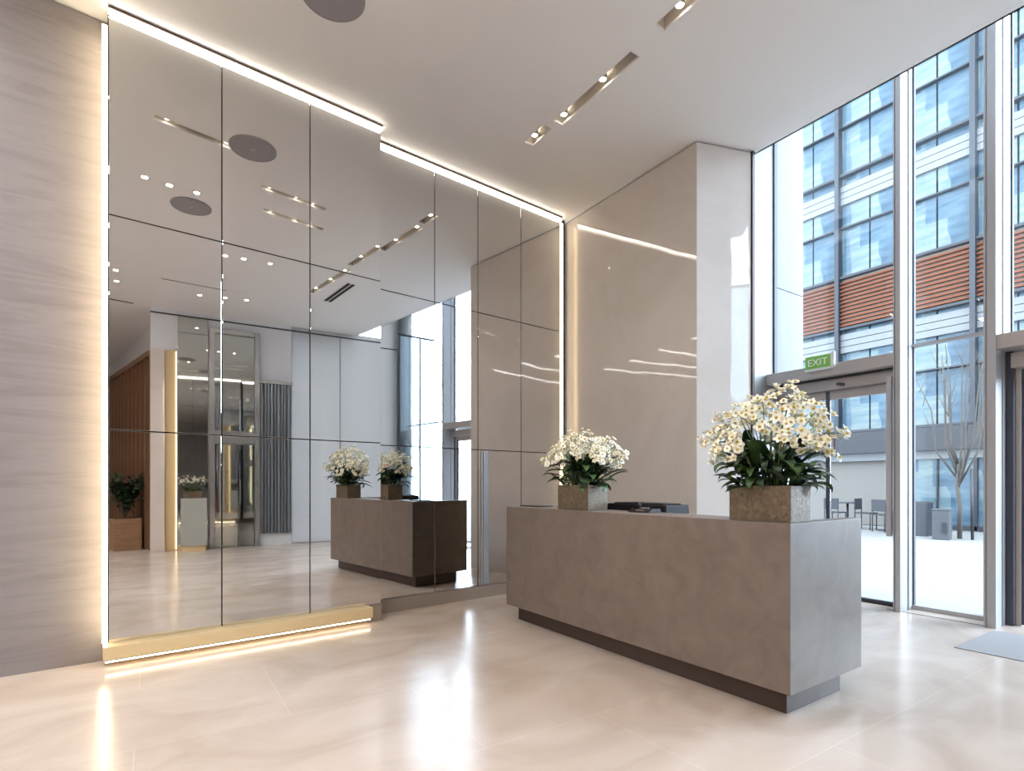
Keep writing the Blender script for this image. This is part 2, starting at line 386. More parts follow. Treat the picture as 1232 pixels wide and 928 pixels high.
# ================================================================== CEILING FITTINGS
def slot_light(x0, x1, y0, y1, lamps, label):
    e = empty('slot_light', label, 'ceiling light', ((x0 + x1) / 2, (y0 + y1) / 2, H), 0, 'slot lights in the ceiling')
    ox, oy = (x0 + x1) / 2, (y0 + y1) / 2
    a, b_, c, d = x0 - ox, x1 - ox, y0 - oy, y1 - oy; g = .004; zt = .11; z0 = .006
    mb = MB()
    mb.box(a - g, b_ + g, c - g, d + g, zt, zt + g)
    mb.box(a - g, a, c - g, d + g, .021, zt).box(b_, b_ + g, c - g, d + g, .021, zt).box(a, b_, c - g, c, .021, zt).box(a, b_, d, d + g, .021, zt)
    mb.build('housing', 'slot_lining', e)
    for (lx, ly) in lamps:
        l = MB().disc((lx - ox, ly - oy), .026, .035, .065, 20, 0, .018).build('lamp', 'lamp', e)
        MB().ring((lx - ox, ly - oy), .027, .034, .03, .075, 20).build('lamp_ring', 'alu_light', l)
    return e
yl = lambda x, *ys: [(x, y) for y in ys]
slot_light(*slots[0], yl(3.03, 4.22), 'short slot light in the ceiling nearest the mirrors')
slot_light(*slots[1], yl(3.08, 3.84, 3.33), 'long slot light in the ceiling beside the pale stone wall')
slot_light(*slots[2], yl(3.05, 2.52, 2.05), 'slot light cut off by the top edge of the photo')
slot_light(*slots[3], yl(3.12, 1.4, .9, .35), 'slot light seen in the mirrors beside the two black air vents')
slot_light(*slots[4], [(.3, 3.59), (.8, 3.59), (.95, 3.59)], 'slot light seen high in the leftmost mirror column')
slot_light(*slots[5], [(1.4, 3.06), (1.7, 3.06), (1.9, 3.06)], 'slot light seen high across the second mirror column')
slot_light(*slots[6], [(1.6, 2.54), (1.9, 2.54), (2.1, 2.54)], 'slot light seen low in the top middle mirror')

proto = empty('downlight', 'x', 'ceiling light', (0, 0, H))
MB().ring((0, 0), .032, .045, -.004, .0).build('trim_ring', 'alu_light', proto)
MB().disc((0, 0), .031, -.002, -.0005, 24).build('lens', 'lamp', proto)
dl = [((.33, 2.39), 'left of three'), ((.56, 2.39), 'middle of three'), ((.82, 2.42), 'right of three'),
      ((1.58, .79), 'left of three'), ((1.81, .86), 'middle of three'), ((2.15, .95), 'right of three'),
      ((1.76, -1.30), 'left of three'), ((2.12, -1.14), 'middle of three'), ((2.44, -1.0), 'right of three'),
      ((.52, -.94), 'front of two'), ((.6, -1.49), 'rear of two')]
places = ['round downlights mirrored high in the leftmost mirror column'] * 3 + ['round downlights mirrored near the centre of the second column'] * 3 + ['round downlights mirrored lower in the middle row'] * 3 + ['round downlights mirrored at the far left edge of the glass'] * 2
for i, (((x, y), which), pl) in enumerate(zip(dl, places)):
    o = proto if i == 0 else dup(proto)
    o.location = (x, y, H)
    tag(o, f'{which} {pl}', 'ceiling light', 'round ceiling downlights')

def speaker(x, y, label):
    e = empty('ceiling_speaker', label, 'speaker', (x, y, H), 0, 'round ceiling speakers')
    MB().disc((0, 0), .205, -.012, 0, 56, 0, .21).build('grille', 'speaker_grille', e)
    MB().ring((0, 0), .206, .212, -.013, 0, 56).build('rim', 'speaker_grille', e)
    MB().disc((0, 0), .02, -.016, -.012, 20).build('badge', 'alu_grey', e)
speaker(1.0, 3.72, 'round grey ceiling speaker at the top edge of the photo')
speaker(.853, 2.045, 'round grey ceiling speaker seen only in the leftmost top mirror')
e = empty('ceiling_vent', 'pair of black slot air vents in the ceiling, seen in the mirrors', 'vent', (3.47, .48, H), .08)
MB().box(-.075, .075, -.56, .56, -.004, 0).build('frame', 'ceiling_paint', e)
for x in (-.038, .038): MB().box(x - .028, x + .028, -.54, .54, -.007, -.004).build('slat', 'vent_black', e)
e = empty('ceiling_vent', 'single thin black slot vent in the ceiling, mirrored at mid height', 'vent', (1.72, -.76, H), .14)
MB().box(-.64, .64, -.025, .025, -.004, 0).build('frame', 'ceiling_paint', e)
MB().box(-.62, .3, -.012, .012, -.006, -.004).build('slat', 'vent_black', e)

# ================================================================== RECEPTION DESK
DKX, DKY, DPH, DW, DL, DT, DB = 2.799, 1.592, .023, .819, 2.673, 1.048, .139
desk = empty('reception_desk', 'long grey brown plaster reception desk on a dark recessed plinth', 'desk', (DKX, DKY, 0), DPH)
mb = MB()
# body: a hollow box with a sunken worktop on the staff side
fr = .34                    # depth of the raised counter
mb.prism([(0, 0), (DW, 0), (DW, .1), (fr, .1), (fr, DL - .1), (DW, DL - .1), (DW, DL), (0, DL)], DB, DT)
mb.build('desk_body', 'desk_plaster', desk, .003)
MB().box(fr, DW - .02, .1, DL - .1, .70, .735).build('worktop', 'worktop_grey', desk, .002)
MB().box(DW - .12, DW - .1, .1, DL - .1, DB, .70).build('modesty_panel', 'worktop_grey', desk, .002)
MB().box(.09, DW - .123, .068, DL - .068, 0, DB).build('desk_plinth', 'desk_plinth_metal', desk, .002)
def dk(a, b_, z): return (DKX + a * cos(DPH) - b_ * sin(DPH), DKY + a * sin(DPH) + b_ * cos(DPH), z)

# printer-like machine on the sunken worktop
e = empty('desk_printer', 'low black office printer standing behind the desk counter', 'printer', dk(.53, 1.46, .735), DPH)
MB().frustum((-.16, .16, -.33, .32), (-.13, .14, -.31, .30), 0, .362).build('body', 'device_black', e, .008)
MB().box(-.10, .11, -.26, .25, .363, .372).build('lid', 'device_black', e, .004)
MB().box(.161, .20, -.2, .2, .12, .14).build('paper_tray', 'worktop_grey', e, .002)
# telephone
e = empty('desk_telephone', 'low black desk telephone on the counter between the two flower boxes', 'telephone', dk(.25, 1.24, DT), DPH)
e.scale = (.9, .9, .5)
MB().frustum((-.08, .08, -.13, .10), (-.03, .075, -.12, .09), 0, .055).build('base', 'device_black', e, .005)
for i in range(3):
    for j in range(4): MB().box(-.062 + j * .02, -.048 + j * .02, -.06 + i * .03, -.04 + i * .03, .022 + j * .012, .036 + j * .012).build('key', 'worktop_grey', e)
hs = MB().tube([(.0, .06, .05), (.0, .06, .10), (.0, .075, .125), (.02, .09, .13), (.045, .09, .11), (.05, .09, .05)], [.03, .026, .024, .024, .026, .03], 10).build('handset', 'device_black', e)
e = empty('tablet', 'thin black tablet lying flat at the far end of the desk', 'tablet', dk(.22, 2.50, DT), DPH + .1)
MB().box(-.09, .09, -.13, .13, 0, .009).build('case', 'device_black', e, .003)
MB().box(-.08, .08, -.12, .12, .009, .0105).build('screen', 'screen_black', e)

# ------------------------------------------------------------------ flowers
def petal(mb, ang, L_, W_, cup, mi=0):
    pts = [(0, 0), (.35, .5), (.7, .48), (1, .0)]
    vs = []
    for k, (u, w) in enumerate([(0, .08), (.35, .42), (.72, .5), (1, .12)]):
        z = cup * (u ** 2) * L_
        for sg in (-1, 0, 1):
            zz = z + (abs(sg) * .12 * L_ if 0 < k < 3 else 0)
            x, y = u * L_, sg * w * W_
            vs.append((x * cos(ang) - y * sin(ang), x * sin(ang) + y * cos(ang), zz))
    fs = [(r * 3 + c, r * 3 + c + 1, r * 3 + c + 4, r * 3 + c + 3) for r in range(3) for c in range(2)]
    mb.add(vs, fs, mi, True)
def blossom_mesh(name, L_, W_, n, cup, cr):
    mb = MB()
    for i in range(n): petal(mb, 2 * pi * i / n, L_ * (1 if i % 2 == 0 or n == 6 else .88), W_, cup)
    mb.disc((0, 0), cr, .004, .014, 8, 1, cr * .5)
    o = mb.build(name, ['petal_white', 'petal_centre'])
    me = o.data; bpy.data.objects.remove(o); return me
def leaf_mesh(name, L_, W_, droop, m_):
    vs = []; K = 7
    for k in range(K + 1):
        u = k / K; w = W_ * (sin(pi * min(1, u * .93 + .07)) ** .8) * .5
        x = L_ * u * cos(droop * u); z = L_ * (u * .72 - droop * u * u * .75)
        for sg in (-1, 0, 1): vs.append((x, sg * w, z + abs(sg) * w * .35))
    fs = [(r * 3 + c, r * 3 + c + 1, r * 3 + c + 4, r * 3 + c + 3) for r in range(K) for c in range(2)]
    o = MB().add(vs, fs, 0, True).build(name, m_); me = o.data; bpy.data.objects.remove(o); return me
BL = [blossom_mesh('blossom', .023, .018, 5, .22, .006), blossom_mesh('blossom', .026, .022, 5, .08, .006), blossom_mesh('blossom', .021, .014, 6, .40, .006)]
OR = [blossom_mesh('blossom', .027, .025, 5, .12, .008), blossom_mesh('blossom', .031, .022, 5, .35, .008), blossom_mesh('blossom', .024, .020, 5, .7, .008)]
LF = [leaf_mesh('leaf', .24, .050, .85, 'leaf_green'), leaf_mesh('leaf', .30, .058, .70, 'leaf_green'), leaf_mesh('leaf', .20, .046, 1.15, 'leaf_dark'), leaf_mesh('leaf', .17, .05, .5, 'leaf_dark')]
def put(me, name, parent, loc, nrm, roll=0., scl=1.):
    o = bpy.data.objects.new(name, me); C.objects.link(o); o.parent = parent
    q = Vector(nrm).normalized().to_track_quat('Z', 'Y')
    o.rotation_mode = 'QUATERNION'
    from mathutils import Quaternion
    o.rotation_quaternion = q @ Quaternion((0, 0, 1), roll)
    o.location = loc; o.scale = (scl,) * 3
    return o
def joined(parts):
    """parts: list of (mesh, matrix) -> one MB"""
    mb = MB()
    for me, M in parts:
        vs = [M @ v.co for v in me.vertices]
        base = len(mb.v); mb.v += [tuple(v) for v in vs]
        for p in me.polygons: mb.f.append([i + base for i in p.vertices]); mb.m.append(p.material_index); mb.sm.append(True)
    return mb

def flower_box(loc, rz, label, kind, seed, sx=.105, sy=.185, ph=.20, n_part=98, n_more=360, n_leaf=98, flare=.0):
    R = random.Random(seed)
    e = empty('flower_box', label, 'flower box', loc, rz, 'flower boxes on the desk' if kind != 'small' else None)
    # planter with a rim and hollow
    mb = MB(); w = .010
    a = (-sx, sx, -sy, sy); b_ = (-sx - flare, sx + flare, -sy - flare, sy + flare)
    ai = (-sx + w, sx - w, -sy + w, sy - w); bi = (b_[0] + w, b_[1] - w, b_[2] + w, b_[3] - w)
    P = lambda q, z: [(q[0], q[2], z), (q[1], q[2], z), (q[1], q[3], z), (q[0], q[3], z)]
    vs = P(a, 0) + P(b_, ph) + P(bi, ph) + P(ai, .02)
    fs = [(3, 2, 1, 0), (12, 13, 14, 15)] + [(r * 4 + i, r * 4 + (i + 1) % 4, (r + 1) * 4 + (i + 1) % 4, (r + 1) * 4 + i) for r in range(3) for i in range(4)]
    mb.add(vs, fs).build('planter', 'pot_bronze', e, .002)
    MB().box(-sx + w + .001, sx - w - .001, -sy + w + .001, sy - w - .001, ph - .05, ph - .03).build('soil', 'soil', e)
    z0 = ph - .03
    # leaves
    for i in range(n_leaf):
        x, y = R.uniform(-sx, sx) * .75, R.uniform(-sy, sy) * .8
        ang = math.atan2(y / sy * 1.0 + R.uniform(-.5, .5), x / sx + R.uniform(-.5, .5))
        h0 = R.uniform(0, .20) if kind != 'small' else R.uniform(0, .05)
        o = bpy.data.objects.new('leaf', LF[i % 4]); C.objects.link(o); o.parent = e
        o.location = (x, y, z0 + h0); o.rotation_euler = (R.uniform(-.25, .25), R.uniform(-.5, .55), ang)
        o.scale = (R.uniform(.85, 1.3) * (1 if kind != 'small' else .55),) * 3
    if kind == 'white': cz, rx, ry, rzz, ME = .20, .26, .35, .21, BL
    elif kind == 'orchid': cz, rx, ry, rzz, ME = .22, .26, .38, .30, OR
    else: cz, rx, ry, rzz, ME = .17, .16, .24, .08, BL
    pts = []
    # clusters over a dome
    nc = 46 if kind != 'small' else 12
    for i in range(nc):
        f = (i + .5) / nc; th = 2.39996 * i + R.uniform(-.2, .2)
        el = math.acos(1 - f * 1.2)
        lump = R.uniform(.74, 1.10)
        p = Vector((rx * sin(el) * cos(th), ry * sin(el) * sin(th), ph + cz + rzz * cos(el))) * 1.0
        p.x *= lump; p.y *= lump; p.z = ph + cz + (p.z - ph - cz) * lump
        pts.append(p)
    stems = MB() 
    for i, p in enumerate(pts):
        b0 = Vector((max(-sx, min(sx, p.x * .3)), max(-sy, min(sy, p.y * .35)), z0))
        mid = b0.lerp(p, .55) + Vector((-.02 * p.x / rx, -.05 * p.y / ry, .05))
        MB().tube([b0, b0.lerp(mid, .5) + Vector((0, 0, .02)), mid, p], [.004, .0036, .003, .0024], 5).build('stem', 'stem_green', e)
    extra = []
    for i in range(70 if kind != 'small' else 16):
        q = Vector((R.uniform(-sx, sx) * .9, R.uniform(-sy, sy) * 1.05, z0 + R.uniform(.02, .24 if kind != 'small' else .08)))
        M = Matrix.Translation(q) @ Matrix.Rotation(R.uniform(0, 6.28), 4, 'Z') @ Matrix.Rotation(R.uniform(-.7, .5), 4, 'Y') @ Matrix.Scale(R.uniform(.6, 1.0) * (1 if kind != 'small' else .6), 4)
        extra.append((LF[i % 4], M))
    o = joined(extra).build('inner_leaves', 'leaf_dark', e); o['kind'] = 'stuff'
    rest = []
    tot = n_part + n_more
    for k in range(tot):
        p = pts[k % nc]
        r = .062 if kind == 'white' else .072
        d = Vector((R.gauss(0, 1), R.gauss(0, 1), R.gauss(0, .8))); d.normalize(); d *= r * R.uniform(.35, 1)
        q = p + d
        out = (q - Vector((0, 0, ph + cz - .18))).normalized() + d.normalized() * .5 + Vector((-.35, -.3, .1)) + Vector((R.uniform(-.5, .5), R.uniform(-.5, .5), R.uniform(-.3, .4)))
        s_ = R.uniform(.75, 1.15); roll = R.uniform(0, 6.28); me = ME[k % 3]
        if k < n_part: put(me, 'blossom', e, q, out, roll, s_)
        else:
            from mathutils import Quaternion
            M = Matrix.Translation(q) @ (out.normalized().to_track_quat('Z', 'Y') @ Quaternion((0, 0, 1), roll)).to_matrix().to_4x4() @ Matrix.Scale(s_, 4)
            rest.append((me, M))
    if rest:
        o = joined(rest).build('small_blossoms', ['petal_white', 'petal_centre'], e); o['kind'] = 'stuff'
    return e
flower_box(dk(.165, 1.81, DT), DPH, 'box of white blossoms and broad leaves at the far end of the desk', 'white', 3)
flower_box(dk(.175, .22, DT), DPH, 'larger box of white orchids at the near end of the desk, by the entrance', 'orchid', 11, n_more=400, n_leaf=98)

# ================================================================== STREET FACADE
def fin(y0, y1, name, deep=GX, top=6.12):
    e = empty(name, None, None, (FX, y0, 0)); e['kind'] = 'structure'
    w = y1 - y0
    MB().box(0, .015, 0, w * .72, 0, top).box(0, .015, w * .82, w, 0, top).build('face_plate', 'alu_grey', e, .001)
    MB().box(.015, .15, .0, w, 0, top).build('inner_fin', 'alu_light', e, .002)
    MB().box(.15, .2, .012, w - .012, 0, top).build('groove', 'alu_grey', e)
    MB().box(.2, deep - FX - .02, .0, w, 0, top).build('outer_fin', 'alu_light', e, .002)
    MB().box(deep - FX - .02, deep - FX + .02, -.012, w + .012, 0, top).build('gasket', 'gasket', e)
fin(2.363, 2.425, 'trim_2'); fin(1.64, 1.725, 'trim_3', 6.5); fin(.28, .345, 'trim_4'); fin(-1.75, -1.68, 'trim_6')
# white clad column beside the stone wall end, gasket, white fixed panel
struct(MB().prism([(5.92, 3.93), (5.92, 3.82), (6.2, 3.745), (6.5, 3.745), (6.5, 3.93)], 0, 6.12).build('trim_7', 'alu_light', None, .002))
struct(MB().box(6.21, 6.27, 3.725, 3.744, 2.56, 6.12).build('trim_8', 'gasket'))
struct(MB().box(6.28, 6.86, 3.735, 3.759, 2.56, 3.62).box(6.28, 6.86, 3.735, 3.759, 3.628, 6.12).build('wall_panel', 'panel_outside', None, .001))
# bay with the entrance door
struct(MB().box(FX, 6.44, 2.425, 3.76, 2.43, 2.555).box(6.2, 6.44, 2.425, 3.76, 2.41, 2.43, 1).build('trim_9', ['frame_taupe', 'joint_dark'], None, .002))
def pane(name, y0, y1, z0, z1, x=GX):
    return struct(MB().box(x - .01, x + .01, y0, y1, z0, z1).build(name, 'window_glass'))
pane('window_1', 2.425, 3.76, 2.555, 6.12); pane('window_2', 1.725, 2.363, 0.04, 6.12); pane('window_3', .345, 1.64, 2.555, 6.12, 6.48)
pane('window_4', -1.68, .28, .04, 6.12)
struct(MB().box(GX - .03, GX + .03, 1.725, 2.363, 2.63, 2.66).build('trim_10', 'alu_light'))
struct(MB().box(GX - .03, GX + .03, -1.68, .28, 2.63, 2.66).build('trim_11', 'alu_light'))
struct(MB().box(GX - .03, GX + .03, 1.725, 2.363, 0, .04).box(6.13, 6.142, 1.725, 2.5, -.001, .0025, 1).build('trim_12', ['alu_grey', 'joint_dark']))
struct(MB().box(GX - .03, GX + .03, -1.68, .28, 0, .04).build('trim_13', 'alu_grey'))

def door(name, y0, y1, x, zt, mid):
    d = empty(name, None, None, (x, y0, 0)); d['kind'] = 'structure'
    w = y1 - y0
    MB().box(-.1, .05, 0, w, zt, 2.41).build('door_header', 'frame_taupe', d, .002)
    MB().box(-.03, .05, 0, .05, 0, zt).box(-.03, .05, w - .05, w, 0, zt).build('door_jamb', 'frame_taupe', d, .002)
    for a, b_ in ((.053, mid - .004), (mid + .004, w - .053)):
        MB().box(-.015, .025, a, a + .016, .01, zt - .005).box(-.015, .025, b_ - .016, b_, .01, zt - .005).box(-.015, .025, a + .016, b_ - .016, .01, .04).box(-.015, .025, a + .016, b_ - .016, zt - .10, zt - .005, 1).build('leaf_frame', ['gasket', 'frame_taupe'], d, .002)
        MB().box(0, .012, a + .016, b_ - .016, .04, zt - .10).build('leaf_glass', 'window_glass', d)
    return d
d1 = door('door_1', 2.425, 3.76, 6.34, 2.30, .74)
hb = MB().box(-.28, -.235, .008, .05, .74, 2.32).build('door_pull', 'alu_grey', d1, .003)
MB().box(-.235, -.03, .018, .04, .9, .93).box(-.235, -.03, .018, .04, 2.1, 2.13).build('standoff', 'steel', hb)
MB().box(-.20, -.10, .52, .56, 2.32, 2.345).build('sensor', 'gasket', d1)
struct(MB().box(6.3, 6.4, 2.425, 3.76, 0, .006).build('trim_14', 'joint_dark'))
# next bay to the right: transom and the frame of a second door
struct(MB().box(FX + .02, 6.5, .345, 1.64, 2.43, 2.555).build('trim_15', 'frame_taupe', None, .002))
door('door_2', .345, 1.60, 6.42, 2.28, .63)
struct(MB().box(6.34, 6.47, 1.585, 1.64, 0, 2.43).build('trim_16', 'gasket'))

# exit sign
e = empty('exit_sign', 'small green exit sign with white letters above the entrance door', 'sign', (6.05, 3.13, 2.52), 0)
MB().box(-.012, .012, -.135, .135, 0, .135).build('plate', 'exit_green', e, .003)
MB().box(-.014, .014, -.175, -.137, -.01, .15).build('end_cap', 'acrylic', e, .002)
MB().box(-.013, .04, -.137, .137, -.022, -.001).build('bracket', 'acrylic', e, .002)
cu = bpy.data.curves.new('lettering', 'FONT'); cu.body = 'EXIT'; cu.size = .105; cu.extrude = .001; cu.align_x = 'CENTER'
to = bpy.data.objects.new('tmp', cu); C.objects.link(to); bpy.context.view_layer.update()
me = bpy.data.meshes.new_from_object(to.evaluated_get(bpy.context.evaluated_depsgraph_get())); bpy.data.objects.remove(to)
o = bpy.data.objects.new('lettering', me); C.objects.link(o); o.parent = e; me.materials.clear(); me.materials.append(MATS['exit_white'])
o.rotation_euler = (pi / 2, 0, -pi / 2); o.location = (-.0145, 0, .03)

o = MB().box(5.13, 6.0, .3, 1.63, 0, .006).build('entrance_mat', 'mat_grey', None, .002)
tag(o, 'grey entrance mat on the floor at the right edge of the photo', 'mat')

# glass partition that the mirrors show
e = empty('glass_partition', 'tall blue grey glass partition seen in the right mirrors', 'partition', (5.50, -.50, 0), .12)
MB().box(0.03, .86, -.008, .008, .01, 4.5).build('pane', 'partition_glass', e)
MB().box(-.02, .03, -.03, .03, 0, 4.52).build('post', 'gasket', e, .002)
MB().box(.5, .54, -.02, .02, 0, 4.5).build('post', 'alu_light', e, .002)
MB().box(-.02, .86, -.03, .03, 4.5, 4.53).build('rail', 'gasket', e)

# ================================================================== WHAT THE MIRRORS SHOW OF THE BACK OF THE LOBBY
def bthing(name, label, cat, s_, n=.0, z=0, group=None):
    x, y = bw(s_, n); return empty(name, label, cat, (x, y, z), BT, group)
e = bthing('stone_pier', 'pale stone pier beside the timber slats, seen in the left mirrors', 'pier', .277)
MB().box(0, .225, .001, .10, 0, 3.78).build('pier_face', 'pale_polished_stone', e, .003)
MB().box(.226, .42, .001, .05, 0, 3.78).build('lit_return', 'pale_gold', e, .003)  # gold colour imitates the strip's warm glow on pale stone
MB().box(.40, .419, .051, .065, .02, 3.76).build('light_strip', 'led_warm', e)
e = bthing('mirror_pillar', 'narrow grey mirrored panel beside the pale pier, seen in left mirrors', 'panel', .71)
MB().box(0, .50, .001, .03, .09, H - .105).build('face', 'mirror_grey', e, .002)
MB().box(0, .50, .001, .035, 0, .089).build('base', 'pale_gold', e, .002)  # gold colour imitates the golden plinth mirrored in the panel
# counter with a small flower box
e = bthing('side_counter', 'pale grey side counter with a small flower box, seen in left mirrors', 'counter', .76, .14)
MB().box(0, .42, 0, .30, .10, .985).build('body', 'counter_grey', e, .003)
MB().box(.02, .40, .02, .28, 0, .10).build('base', 'pale_gold', e, .002)  # gold foot painted in place of the golden plinth's reflection
x, y = bw(.95, .31)
f = flower_box((x, y, .985), BT + pi / 2, 'low box of pale flowers on the side counter, seen in left mirrors', 'small', 5, .08, .15, .14, 48, 30, 34)
# framed glass door
e = bthing('metal_door', 'metal framed dark glass door seen in the second mirror column', 'door', 1.235)
MB().box(0, .09, .001, .09, 0, 4.30).box(.80, .89, .001, .09, 0, 4.30).box(.09, .80, .001, .08, 4.21, 4.30).box(.09, .80, .001, .085, 2.04, 2.30).build('door_frame', 'steel', e, .003)
MB().box(.091, .79, .001, .03, 2.301, 4.209).build('overlight', 'mirror_grey', e)
g = MB().box(.095, .50, .001, .03, .01, 2.03).build('door_leaf', 'mirror_grey', e, .002)
g = MB().box(.505, .795, .001, .045, .01, 2.03).build('side_leaf', 'door_glass_dark', e, .002)
MB().box(.53, .545, .05, .08, .85, 1.35).build('door_pull', 'steel', g, .002)
# grey curtain
e = bthing('curtain', 'dark silvery curtain in folds, seen in the second mirror column', 'curtain', 2.15)
vs = []; K = 60
for k in range(K + 1):
    t = k / K * .57; yy = .06 + .032 * sin(k * .95) + .012 * sin(k * 2.3)
    vs += [(t, yy, .24), (t, yy, 3.30)]
for k in range(K + 1):
    t = k / K * .57; yy = .052 + .032 * sin(k * .95) + .012 * sin(k * 2.3)
    vs += [(t, yy, .24), (t, yy, 3.30)]
fs = []
for b_ in (0, 2 * (K + 1)): fs += [(b_ + 2 * k, b_ + 2 * k + 2, b_ + 2 * k + 3, b_ + 2 * k + 1) for k in range(K)]
MB().add(vs, fs, 0, True).build('drape', 'curtain_grey', e)
MB().box(-.02, .60, .02, .11, 3.302, 3.36).build('curtain_rail', 'steel', e, .002)
e = bthing('wall_sign', 'small red and white sign on the rear wall, seen beside the mirrored flowers', 'sign', 4.93, .001, 1.60)
MB().box(0, .13, 0, .01, 0, .12).build('plate', 'sign_red', e)
MB().box(.02, .11, .0101, .012, .05, .07).build('bar', 'exit_white', e)
# timber slats along the corridor
x, y = bw(.277, 0)
e = empty('timber_screen', 'tall timber slat screen along the corridor, seen in the leftmost mirrors', 'screen', (x + .15, y - .1, 0), -.035)
MB().box(0, .03, -5.2, 0, .0, 3.66).build('backing_board', 'timber_grain', e)
MB().box(-.17, .03, -5.2, 0, 3.661, 3.76).build('top_rail', 'timber_grain', e)
s0 = MB().box(-.15, -.001, -.02, .02, 0, 3.66).build('slat', 'timber_grain', e, .002); s0.location.y = -.03
for k in range(1, 14):
    c = s0.copy(); C.objects.link(c); c.parent = e; c.location.y = -.03 - k * .36
# plant in a timber planter
px, py = .97, -3.25
e = empty('potted_plant', 'bushy dark green plant in a square timber planter, seen in the leftmost mirror', 'plant', (px, py, 0), -.1)
MB().box(-.22, .22, -.2, .2, .0, .60).build('planter', 'planter_timber', e, .005)
MB().box(-.20, .20, -.18, .18, .60, .61).build('soil', 'soil', e)
R = random.Random(21)
br_pts = []
for i in range(9):
    a = R.uniform(0, 6.28); r_ = R.uniform(.12, .3); zt = R.uniform(.95, 1.4)
    p = [(0, 0, .6), (.4 * r_ * cos(a), .4 * r_ * sin(a), .6 + (zt - .6) * .5), (r_ * cos(a), r_ * sin(a), zt)]
    MB().tube(p, [.012, .009, .004], 6).build('stem', 'bark', e); br_pts.append(p)
lv = []
lm = leaf_mesh('leaf', .13, .07, .6, 'leaf_dark')
for i in range(95):
    p = br_pts[i % 9]; f_ = R.uniform(.35, 1)
    q = Vector(p[1]).lerp(Vector(p[2]), f_) + Vector((R.uniform(-.09, .09), R.uniform(-.09, .09), R.uniform(-.12, .12)))
    o = bpy.data.objects.new('leaf', lm); C.objects.link(o); o.parent = e; o.location = q
    o.rotation_euler = (R.uniform(-.5, .5), R.uniform(-.5, .7), R.uniform(0, 6.28)); o.scale = (R.uniform(.8, 1.3),) * 3
for i in range(260):
    p = br_pts[i % 9]; f_ = R.uniform(.1, 1)
    q = Vector(p[1]).lerp(Vector(p[2]), f_) + Vector((R.uniform(-.12, .12), R.uniform(-.12, .12), R.uniform(-.14, .14)))
    M = Matrix.Translation(q) @ Matrix.Rotation(R.uniform(0, 6.28), 4, 'Z') @ Matrix.Rotation(R.uniform(-.6, .8), 4, 'Y')
    lv.append((lm, M))
o = joined(lv).build('foliage', 'leaf_dark', e); o['kind'] = 'stuff'

# ================================================================== OUTSIDE
struct(MB().box(6.42, 40, -24, 40, -.12, -.02).build('ground', 'paving'), 'bright pale paving of the courtyard outside', 'paving')
BX = 18.0
b = empty('office_building', 'blue glass office building with terracotta louvres across the courtyard', 'building', (BX, 6, 0))
YS = [-4.1 + 1.7 * k for k in range(12)]
# local y = world y - 6
rows = [(2.9, 4.40), (4.46, 6.06), (7.74, 9.24), (9.30, 10.85), (10.93, 12.4), (12.46, 14.0)]
full = MB()
full.box(.25, 9, YS[0], YS[-1], 2.2, 15).build('wall', 'facade_frame', b)
for (z0, z1) in rows:
    for k in range(len(YS) - 1):
        mb = MB()
        hw = (YS[k + 1] - YS[k]) / 2
        mb.box(.0, .04, -hw + .035, -.022, 0, z1 - z0).box(.0, .04, .022, hw - .035, 0, z1 - z0)
        mb.build('window', 'facade_glass', b, 0, (.16, (YS[k] + YS[k + 1]) / 2, z0))
mb = MB()
for k, y in enumerate(YS): mb.box(-.02 if k % 2 else -.10, .2, y - (.02 if k % 2 else .06), y + (.02 if k % 2 else .06), 2.87, 15)
mb.build('mullions', 'facade_frame', b)
mb = MB()
for z in (4.43, 9.27, 12.43): mb.box(.02, .2, YS[0], YS[-1], z - .02, z + .02)
for z in (2.87, 6.09, 7.70, 10.89, 14.03): mb.box(-.04, .2, YS[0], YS[-1], z - .035, z + .035)
mb.build('transoms', 'facade_frame', b)
mb = MB()
for z in (5.35, 10.0, 13.2): mb.box(.05, .159, YS[0], YS[-1], z, z + .18).box(.05, .159, YS[0], YS[-1], z + .20, z + .38).box(.05, .159, YS[0], YS[-1], z + .40, z + .58)
mb.build('blinds', 'facade_white', b)
for k in range(len(YS) - 1):          # louvre band
    mb = MB(); hw = (YS[k + 1] - YS[k]) / 2
    for j in range(12): mb.frustum((-.02, .14, -hw + .05, hw - .05), (.04, .14, -hw + .05, hw - .05), .03 + j * .121, .095 + j * .121)
    mb.build('louvre', 'terracotta', b, 0, (.02, (YS[k] + YS[k + 1]) / 2, 6.15))
MB().box(.141, .25, YS[0], YS[-1], 6.15, 7.66).build('louvre_backing', 'facade_spandrel', b)
MB().box(-.12, .3, YS[0], YS[-1], 2.18, 2.82).build('fascia', 'facade_dark', b)
MB().box(-.16, -.121, 2.75, 4.6, 2.24, 2.78).build('shop_fascia', 'fascia_red', b)
MB().box(.1, .3, YS[0], YS[-1], 1.95, 2.18).build('clerestory', 'facade_white', b)
for k in range(0, len(YS) - 1):        # shop fronts
    hw = (YS[k + 1] - YS[k]) / 2; yc = (YS[k] + YS[k + 1]) / 2
    if k in (3, 4): 
        MB().box(.3, .6, -hw, hw, 0, 1.95).build('shop_wall', 'shop_wall', b, 0, (0, yc, 0)); continue
    s_ = MB().box(.2, .24, -hw + .04, hw - .04, .12, 1.95).build('shop_window', 'facade_glass', b, 0, (0, yc, 0))
    MB().box(.12, .26, -hw - .04, -hw + .04, 0, 2.0).box(.14, .26, -.02, .02, 0.1, 1.95).box(.12, .26, -hw, hw, 0, .12).build('shop_frame', 'facade_dark', s_)
